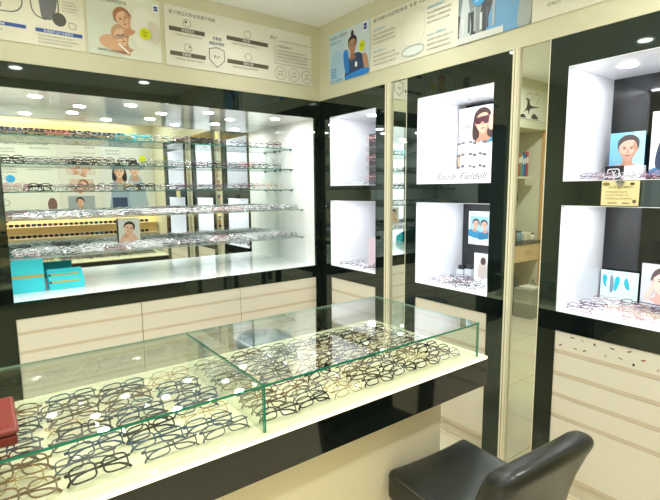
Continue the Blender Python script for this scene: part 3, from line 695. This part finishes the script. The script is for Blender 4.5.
for z in (.05, .105):
    rb = MB(); yy = -.0515 if z < .06 else -.01
    rb.box(-.10, .08, yy, yy + .004, z - .004, z + .008, GOLD) if z < .06 else rb.box(-.10, .08, yy, yy + .004, .087, .099, GOLD)
    rb.cyl((-.095, yy - .002, z if z < .06 else .093), .007, .004, flat('#2a2a2a'), 10, axis='y'); rb.obj('ribbon', t)

# ================================================================== RIGHT NICHE CONTENTS
g4 = random.Random(21)
def scatter(pts, kinds, labf, group, z, tilt=(35, 60), yaw=math.pi / 2, parts=False):
    for k, (x, y) in enumerate(pts):
        kd = g4.choice(kinds); tl = R(-g4.uniform(*tilt))
        rot = (tl, 0, -yaw + g4.uniform(-.35, .35)); zz = z + .0032 + rest(kd, rot)
        (part_glasses if parts else small_glasses)(kd, labf(k, kd), group, (x, y, zz), rot)
# wide right cabinet, lower niche: local +y (behind the frame) must point to +x
pts = [(.06 + i * .075, -2.15 - j * .135 - (i % 2) * .03) for i in range(5) for j in range(3)]
scatter(pts, ['dusty pink', 'plum', 'pearl white', 'gold wire', 'dark brown', 'dusty pink', 'dusty pink'], lambda k, kd: '%s eyeglasses, %s row, %s along, far-right lower niche' % (kd, rown[k // 3], ord_(k % 3)), 'eyeglasses in the far-right lower niche', .97, parts=True)
pts = [(.05 + i * .085, -2.15 - j * .145) for i in range(3) for j in range(3)]
scatter(pts, ['dusty pink', 'silver wire', 'pearl white', 'dusty pink', 'plum', 'silver wire'], lambda k, kd: '%s eyeglasses, %s row, %s along, far-right upper niche' % (kd, rown[k // 3], ord_(k % 3)), 'eyeglasses in the far-right upper niche', 1.63)
pts = [(.06 + i * .08, -1.20 - j * .128 - (i % 2) * .02) for i in range(5) for j in range(4) if -1.20 - j * .128 - (i % 2) * .02 > -1.57 + .656 * (.06 + i * .08)]
scatter(pts, ['dusty pink', 'silver wire', 'dark brown', 'plum', 'dark grey'], lambda k, kd: '%s eyeglasses, %s of those spread on the middle lower niche floor' % (kd, ord_(k)), 'eyeglasses in the middle lower niche', .97, parts=True)
pts = [(.06 + i * .09, -.27 - j * .14) for i in range(4) for j in range(3)]
scatter(pts, ['dusty pink', 'plum', 'silver wire', 'dark brown'], lambda k, kd: '%s eyeglasses, %s row, %s along, corner lower niche' % (kd, rown[k // 3], ord_(k % 3)), 'eyeglasses in the corner lower niche', .97)
pts = [(.06, -.25 - j * .15) for j in range(3)]
scatter(pts, ['dark grey', 'silver wire'], lambda k, kd: '%s eyeglasses, %s along the corner upper niche floor' % (kd, ord_(k)), 'eyeglasses in the corner upper niche', 1.63)

# corner upper niche: dark upright rack
t = thing('eyewear_rack', 'dark upright rack of spectacles at the right of the corner upper niche', 'rack', (.22, -.445, 1.633))
MB().box(-.02, .02, -.055, .055, 0, .40, flat('#3b3236')).obj('rack_board', t)
for k in range(5):
    q, ls, ts = glasses_parts('silver wire' if k % 2 else 'dusty pink', 12); [q.join(l) for l in ls + ts]
    MB().join(q, Matrix.Translation((-.046, 0, .06 + k * .075)) @ Euler((0, 0, -math.pi / 2)).to_matrix().to_4x4()).obj('hanging_eyeglasses', t)
# corner lower niche small pink card
t = thing('pink_leaflet_stand', 'pale pink leaflet stand at the right of the corner lower niche', 'stand', (.20, -.445, .974))
MB().box(-.05, .05, -.003, .0, 0, .24, flat('#efd8dc')).obj('leaflet', t); MB().box(-.05, .05, -.02, .02, -.0, .004, flat('#d8c8cc')).obj('foot', t)

# middle upper niche: white board with woman and nine pairs
ARD = R(-90)
a = Art(.280, .515, '#f3f3f6')
a.rect(.13, .29, .275, .51, '#f0e4e4')
a.smooth([(.18, .28), (.19, .36), (.28, .36), (.29, .28)], '#2e7f9a'); a.smooth([(.14, .28), (.15, .34), (.2, .34), (.21, .28)], '#cf9a80')
a.face(.195, .41, .062, '#dba98d', '#3b2723', '#bd846a', long=True, hw=1.1, tilt=4)
a.smooth([(.14, .435), (.25, .445), (.25, .405), (.215, .395), (.195, .412), (.175, .395), (.142, .40)], '#4a1f2e')
a.smooth([(.245, .36), (.25, .44), (.275, .45), (.285, .36)], '#dba98d')
a.text('sunny', .03, .385, .014, DK, wd=.07, italic=.2); a.line([(.015, .378), (.10, .385)], .004, '#6a6c72'); a.text('eyewear', .04, .355, .008, GREY, wd=.04)
a.rect(.0, .10, .018, .20, '#e6bf95')
tag(a.place('display_board', (.415, -1.100, 1.6335), ARD), 'white display board with woman in dark sunglasses, in the middle upper niche', 'board')
a = Art(.43, .085, '#f3f3f6'); a.text('Soudr Fieldell', .01, .025, .040, '#3f4146', wd=.38, italic=.05); a.line([(.01, .018), (.42, .018)], .003, '#7b7c82')
tag(a.place('signature_sign', (.17, -1.105, 1.6335), ARD), 'low white sign with handwritten signature at the front of the middle upper niche', 'sign')
for i in range(3):
    for j in range(3):
        kd = ('dark grey', 'dark brown', 'gold wire')[i] if j == 0 else ('black', 'black', 'gold wire')[i]
        y = (-1.14, -1.235, -1.315)[j]; z = 1.910 - i * .08
        o = small_glasses(kd, '%s sunglasses hung on the white board, %s row down, %s across' % (kd, ord_(i), ord_(j)), 'sunglasses hung on the white board', (.39, y, z), (R(-12), R(14 if j else -14), -math.pi / 2 + .35), 'sunglasses', flat('#77737a', .1)); o.scale = (.42, .42, .42)

# middle lower niche: framed card + glass blocks
a = Art(.165, .235, '#f0f2f4'); a.rect(.015, .07, .165, .20, '#8cc7e2'); a.face(.06, .145, .026, '#d8ad97', '#2c2a33', '#b98a74', shirt='#2a7fa8', tilt=-10)
a.face(.13, .14, .026, '#d8ad97', '#2c2a33', '#b98a74', shirt='#1f6f94', tilt=12); a.text('新品镜架', .015, .215, .011, DK); a.ring(.05, .035, .012, .012, .003, '#666666')
tag(a.place('photo_card', (.478, -1.160, 1.205), ARD), 'white and blue card with two faces on the dark back of the middle lower niche', 'card')
a = Art(.10, .20, '#eef0f2'); a.smooth([(.03, .05), (.05, .16), (.09, .16), (.1, .04)], '#c2b6b2'); a.ell(.07, .15, .02, .026, '#4a3d3a')
tag(a.place('leaning_card', (.30, -1.345, .9735), ARD), 'white leaning card at the right end of the middle lower niche', 'card')
for k, (x, y, h_) in enumerate(((.40, -1.17, .055), (.40, -1.24, .065), (.42, -1.315, .05))):
    t = thing('crystal_block', 'clear crystal block with dark top, %s from the left in the middle lower niche' % ord_(k), 'block', (x, y, .9735), 0, 'crystal blocks in the middle niche')
    MB().box(-.03, .03, -.030, .030, 0, h_, mat('crystal', '#c9ced6', .1)).obj('block_body', t, bevel=.004)
    MB().box(-.02, .02, -.022, .022, h_ + .0005, h_ + .03, mat('black_lacquer', '#2a2c30', .15)).obj('block_top', t, bevel=.005)

# far-right upper niche
a = Art(.165, .17, '#8fc6e6'); a.rect(0, 0, .07, .17, '#7dbde6'); a.rect(.11, 0, .165, .17, '#a8d3ea')
a.face(.088, .085, .048, '#e2b6a0', '#4b4440', '#c48f78', beard=True, shirt='#c9c6cc', hw=.98)
tag(a.place('man_poster', (.40, -2.107, 1.712), ARD), 'portrait card of stubbled man on light blue, in the far-right upper niche', 'poster')
t = thing('logo_block', 'black block with white Y emblem below the man portrait', 'block', (.385, -2.145, 1.6335))
MB().box(-.02, .02, -.044, .044, 0, .076, flat('#0d0d0e', .2)).obj('block_body', t, bevel=.002)
a = Art(.074, .062, '#101011', t=.001); a.ring(.037, .033, .030, .024, .004, '#e8e8ea', sq=.4); a.text('Y', .026, .020, .026, '#f2f2f2', wd=.024); a.place('emblem', (-.0205, .037, .006), ARD, parent=t)
t = thing('logo_block', 'white block with grey Y emblem beside the black one', 'block', (.385, -2.238, 1.6335))
MB().box(-.02, .02, -.044, .044, 0, .076, flat('#ececf0', .2)).obj('block_body', t, bevel=.002)
a = Art(.074, .062, '#f0f0f2', t=.001); a.ring(.037, .033, .030, .024, .003, '#a6a6ac', sq=.4); a.text('Y', .026, .020, .026, '#8b8b92', wd=.024); a.place('emblem', (-.0205, .037, .006), ARD, parent=t)
a = Art(.30, .31, '#f1ecf4'); a.face(.10, .13, .055, '#d7b09b', '#2f3b52', '#b78a75', long=True, shirt='#3a6f9a'); a.text('Y', .2, .24, .03, '#444444')
tag(a.place('tall_poster', (.40, -2.297, 1.66), ARD), 'white portrait poster cut by the right edge of the picture, in the upper niche', 'poster')
# cream notice on the black band
a = Art(.157, .112, '#e9dca4', t=.003)
a.text('验光配镜 温馨提示', .03, .078, .011, '#6b5a34', wd=.1); a.lines(.02, .058, .11, 3, .015, .008, '#9c8a5c', 31); a.line([(.03, .012), (.07, .012)], .003, '#4a3d22'); a.line([(.09, .012), (.12, .012)], .003, '#4a3d22')
a.ell(.02, .098, .016, .008, '#8c7a4c'); a.ell(.128, .098, .01, .006, '#5a4c2c'); a.ell(.14, .02, .008, .008, '#6b5a34')
tag(a.place('paper_notice', (-.0005, -2.249, 1.516), ARD), 'small pale yellow notice stuck on the black band of the far-right cabinet', 'notice')
t = thing('crown_ornament', 'small grey crown ornament hanging over the pale yellow notice', 'ornament', (-.008, -2.328, 1.612))
MB().add([(0, -.02, .015), (-.004, 0, -.012), (0, .02, .015), (.004, 0, .01)], [(0, 1, 3), (1, 2, 3), (0, 3, 2), (0, 2, 1)], flat('#8a8a86', .3)).obj('crown_body', t)
MB().tube([(0, -.018, .014), (-.006, 0, .020), (0, .018, .014)], .003, flat('#a8a8a4', .3), 6).obj('crown_rim', t)
# far-right lower niche
a = Art(.19, .165, '#d8f0f6')
a.rect(0, 0, .19, .165, '#e3f4f8')
a.smooth([(.01, .12), (.02, .14), (.035, .12), (.028, .09), (.035, .07), (.018, .08)], '#22bdd0')
a.smooth([(.05, .13), (.065, .13), (.068, .07), (.06, .04), (.05, .05)], '#7f98a8'); a.smooth([(.075, .12), (.09, .135), (.10, .115), (.085, .06), (.07, .055)], '#28c3d8')
a.smooth([(.12, .11), (.135, .13), (.15, .07), (.13, .075)], '#2cb7cc'); a.ring(.05, .15, .012, .006, .002, '#88a8b4'); a.ring(.125, .15, .012, .006, .002, '#88a8b4')
tag(a.place('teal_shape_card', (.47, -2.075, .974), ARD), 'white card with turquoise squiggle shapes in the far-right lower niche', 'card')
a = Art(.24, .215, '#c9ccd6')
a.smooth([(.02, 0), (.05, .05), (.1, .07), (.19, .06), (.235, 0)], '#e8e4ea')
a.face(.10, .125, .052, '#efcfc4', '#5b4a4a', '#dcb0a4', hw=1.1, tilt=-8, long=False); a.smooth([(.03, .02), (.05, .06), (.06, .10), (.045, .11), (.02, .05)], '#eccabe')
a.line([(0, .012), (.22, .004)], .006, '#5a5f78')
tag(a.place('woman_portrait', (.36, -2.315, 1.0), ARD, parent=None), 'portrait card of pale woman resting chin on hand in far-right lower niche', 'poster')

# ================================================================== BACK WALL (seen in the mirrors): posters and lit sunglasses shelves
YB = Y0
def back_art(name, x_right_world, z, art, label, cat='poster'):
    # reader faces -Y, so u grows towards -X; board origin at its +X end
    return tag(art.place(name, (x_right_world, YB + .001, z), R(180)), label, cat)
YEL = mat('yellow_lit_panel', '#ecc98a', .6)
a = Art(1.05, 1.03, '#dcdccb')
for k in range(3): a.lines(.5, .90 - k * .28, .42, 2, .04, .022, '#55564e', 41 + k); a.lines(.08, .92 - k * .3, .3, 1, .04, .022, '#55564e', 51 + k)
a.text('新川镜立方全家视眼', .1, .97, .03, DK, wd=.8)
a.ell(.78, .60, .07, .055, '#3aa3d8'); a.ell(.95, .50, .055, .05, '#3aa3d8'); a.ell(.58, .50, .055, .05, '#3aa3d8'); a.line([(.78, .6), (.95, .5), (.58, .5), (.78, .6)], .006, '#8ab4c8')
a.ring(.85, .16, .06, .05, .008, '#8a8c86', sq=.75); a.ring(.68, .17, .07, .045, .008, '#8a8c86', sq=.8); a.ell(.1, .13, .06, .10, '#7a5a50')
back_art('diagram_poster', -1.37, 1.29, a, 'big pale poster with blue circles diagram, seen in the niche mirror')
a = Art(.55, 1.03, '#d9d6c8')
a.text('专业验光', .05, .95, .035, DK); a.lines(.05, .87, .4, 2, .05, .02, '#66675e', 61)
a.rect(.06, .56, .46, .78, '#cfc3b2'); a.face(.2, .66, .06, '#dcb092', '#6a4a3a', '#c0906f', tilt=20); a.face(.36, .68, .055, '#dcb092', '#4a362c', '#c0906f', tilt=-20)
a.rect(.10, .32, .42, .5, '#d2b89f'); a.face(.25, .41, .06, '#dcb092', '#8a6248', '#c0906f', tilt=30); a.rect(.1, .05, .46, .25, '#9aa3a0'); a.face(.3, .16, .05, '#dcb092', '#2b2522', '#c0906f')
back_art('family_poster', -.81, 1.29, a, 'pale poster with small photographs of faces, seen in the niche mirror')
a = Art(.78, 1.03, '#d4d5cc')
a.smooth([(.12, 0), (.15, .35), (.22, .55), (.36, .56), (.42, .3), (.42, 0)], '#9fb0b8'); a.smooth([(.40, 0), (.40, .36), (.47, .52), (.6, .5), (.66, .2), (.66, 0)], '#8fa3ad')
a.rect(.42, 0, .64, .22, '#33455c')
a.face(.29, .66, .085, '#ddb698', '#2a2422', '#c19778'); a.face(.52, .62, .08, '#ddb698', '#2a2422', '#c19778', long=True)
a.ell(.16, .82, .055, .055, '#d9e000'); a.lines(.5, .92, .22, 2, .05, .025, '#66675e', 71)
back_art('uniform_couple_poster', .0 - .02, 1.29, a, 'poster of two people in grey uniforms with yellow badge, seen in the niche mirror')
DW = mat('desk_cream', '#d9d0b4', .4)
# lit sunglasses shelving in yellow: one unit low, one high
def yellow_unit(label, x0, x1, z0, z1, rows_):
    u = thing('sunglasses_display', label, 'display shelf', (0, 0, 0))
    MB().box(x0, x1, YB + .001, YB + .012, z0, z1, YEL).obj('yellow_back', u)
    for z in rows_: MB().box(x0, x1, YB + .012, YB + .115, z - .008, z, mat('ledge', '#e4d6b0', .4)).obj('ledge', u)
    area_light('display_led', ((x0 + x1) / 2, YB + .10, z1 + .03), (R(-35), 0, 0), x1 - x0, .02, 2.4, (1, .93, .75))
yellow_unit('yellow lit low shelves of sunglasses on the back wall, seen in mirror', -2.62, -.02, .93, 1.255, (.955, 1.115))
yellow_unit('yellow lit high shelf of sunglasses on the back wall, seen in mirror', -2.62, -.32, 2.43, 2.57, (2.445,))
g5 = random.Random(3)
for ri, (zr, x0, nm) in enumerate(((.955, -2.50, 'lower'), (1.115, -2.50, 'upper'), (2.445, -2.50, 'highest'))):
    for k in range(18):
        kd = g5.choice(['black', 'black', 'dark brown', 'slate blue', 'teal', 'rosy red', 'plum']); x = x0 + k * .134
        if ri == 2 and x > -.45: continue
        small_glasses(kd, '%s-framed sunglasses, %s along the %s yellow shelf' % (kd, ord_(k), nm), 'sunglasses on the yellow shelves', (x, YB + .065, zr + .023), (R(-8), 0, math.pi + g5.uniform(-.15, .15)), 'sunglasses', mat('smoke_lens', '#2a2730', .08))

# ================================================================== DESK ALCOVE beyond the left cabinet (seen in the mirror strip)
DW = mat('desk_cream', '#e2d2a8', .4)
struct('trim_1', box1(3.60, 3.66, -.02, .06, 0, 2.33, WOOD))
dk = thing('wall_desk', 'pale wood desk with dark top in the office behind the glazed gap', 'desk', (0, 0, 0))
MB().box(2.45, 3.59, .01, .58, .88, .91, mat('dark_desktop', '#3a352c', .2)).obj('desk_top', dk)
for k, (x0, x1) in enumerate(((2.46, 3.02), (3.025, 3.585))):
    d = MB().box(x0, x1, .02, .55, .66, .879, mat('desk_wood', '#d8b888', .4)).obj('drawer', dk); MB().tube([((x0 + x1) / 2 - .06, .01, .78), ((x0 + x1) / 2 + .06, .01, .78)], .006, CHROME, 8).obj('handle', d)
MB().box(3.56, 3.585, .03, .55, 0, .66, DW).obj('side_panel', dk); MB().box(2.46, 2.485, .03, .55, 0, .66, DW).obj('side_panel', dk)
sh = thing('wall_shelf', 'pale wall shelf holding binders in the office', 'shelf', (0, 0, 0))
MB().box(2.5, 3.54, .12, .597, 1.72, 1.745, DW).obj('shelf_board', sh)
for x in (2.6, 3.48): MB().box(x, x + .02, .25, .597, 1.62, 1.719, DW).obj('bracket', sh)
bc = ['#2f5f9a', '#e8e6de', '#1f2d3a', '#b53a35', '#3a8a6a', '#2a6aa8', '#243b6a', '#c23a35']
for k in range(8):
    x = 3.08 + k * .045; h_ = .30 + .02 * math.sin(k * 2.1)
    t = thing('binder', '%s binder on the office shelf, %s along' % (('blue', 'white', 'black', 'red', 'green', 'light blue', 'navy', 'crimson')[k], ord_(k)), 'binder', (x, .26, 1.7455), 0, 'binders on the office shelf')
    MB().box(-.020, .020, -.13, .13, 0, h_, flat(bc[k])).obj('cover', t); MB().box(-.012, .012, -.1315, -.1302, h_ * .55, h_ * .8, flat('#f2f0e8')).obj('spine_label', t)
for k, (x, y, r_, h_, c_, nm) in enumerate(((3.06, .09, .04, .22, '#8a2a24', 'red thermos'), (3.24, .12, .045, .12, '#6c8a92', 'grey-blue jar'), (3.52, .10, .04, .08, '#d9d3bc', 'cream mug'))):
    t = thing(nm.split()[-1], nm + ' standing on the office desk', nm.split()[-1], (x, y, .9105))
    MB().lathe([(r_ * .9, 0), (r_, .01), (r_, h_ * .8), (r_ * .7, h_ * .9), (r_ * .7, h_)], (0, 0, 0), flat(c_, .3), 20).obj('body', t)
    MB().lathe([(r_ * .72, h_ + .0005), (r_ * .72, h_ + .015), (r_ * .3, h_ + .02)], (0, 0, 0), flat('#3a3a38', .3), 20).obj('lid', t)
t = thing('desk_appliance', 'cream appliance on the office desk between jar and mug', 'appliance', (3.41, .14, .9105))
MB().box(-.07, .07, -.06, .06, 0, .11, flat('#ddd6bc', .35)).obj('body', t, bevel=.012); MB().tube([(-.08, 0, .06), (-.105, 0, .06), (-.105, 0, .02), (-.08, 0, .02)], .006, flat('#3a3a38', .3), 6).obj('handle', t)
t = thing('umbrella', 'folded black umbrella hanging below the office shelf', 'umbrella', (3.27, .22, 1.38))
MB().lathe([(.012, 0), (.05, .06), (.035, .2), (.012, .27)], (0, 0, 0), flat('#26292c', .6), 12).obj('canopy', t); MB().tube([(0, 0, .27), (0, 0, .315), (.02, 0, .335), (.04, 0, .32)], .006, flat('#26292c', .4), 6).obj('handle', t)
t = thing('grey_carton', 'grey carton with paper on top, on the floor by the office desk', 'carton', (3.10, -.14, 0))
MB().box(-.15, .15, -.12, .12, 0, .36, flat('#9a998c')).obj('carton_body', t, bevel=.004)
MB().box(-.09, .09, -.11, .08, .362, .38, flat('#e2e0cc')).obj('paper_pad', t); MB().box(-.0, .08, -.1225, -.1205, .12, .24, flat('#2f2d28')).obj('carton_mark', t)
t = thing('dark_bag', 'dark green bag behind the grey carton', 'bag', (3.12, .17, 0))
MB().lathe([(.15, 0), (.17, .1), (.16, .35), (.10, .5), (.02, .56)], (0, 0, 0), flat('#3d4a42', .6), 20, sx=1, sy=.6).obj('bag_body', t)
t = thing('power_strip', 'white power strip with dark cable on the office floor', 'power strip', (3.46, -.05, 0))
MB().box(-.10, .10, -.025, .025, 0, .035, flat('#dedccf', .35)).obj('body', t, bevel=.005)
MB().tube([(-.09, 0, .02), (-.14, .0, .05), (-.12, .05, .30), (-.02, .06, .40), (.06, .06, .30)], .006, flat('#2f2d28'), 6).obj('cable', t)
a = Art(.80, .37, '#e2dfcb'); a.rect(.0, .32, .06, .34, '#33352f'); a.rect(.0, .275, .05, .29, '#33352f'); a.ell(.12, .325, .02, .025, '#222222'); a.text('一百二十', .42, .31, .03, DK, wd=.2)
a.smooth([(.22, .09), (.28, .14), (.30, .22), (.26, .25), (.34, .25), (.38, .18), (.58, .17), (.38, .14), (.34, .07), (.31, .12)], '#33352f'); a.ring(.34, .28, .07, .04, .005, '#66675e')
a.smooth([(.14, .03), (.22, .07), (.28, .03)], '#33352f'); a.smooth([(.4, .03), (.46, .09), (.56, .03)], '#44463f'); a.rect(.02, .01, .6, .016, '#55574f'); a.line([(.5, .2), (.56, .28)], .006, '#55574f')
tag(a.place('ink_figure_poster', (2.80, -.001, 2.42)), 'cream poster with black ink figure in the office behind the glazed gap', 'poster')
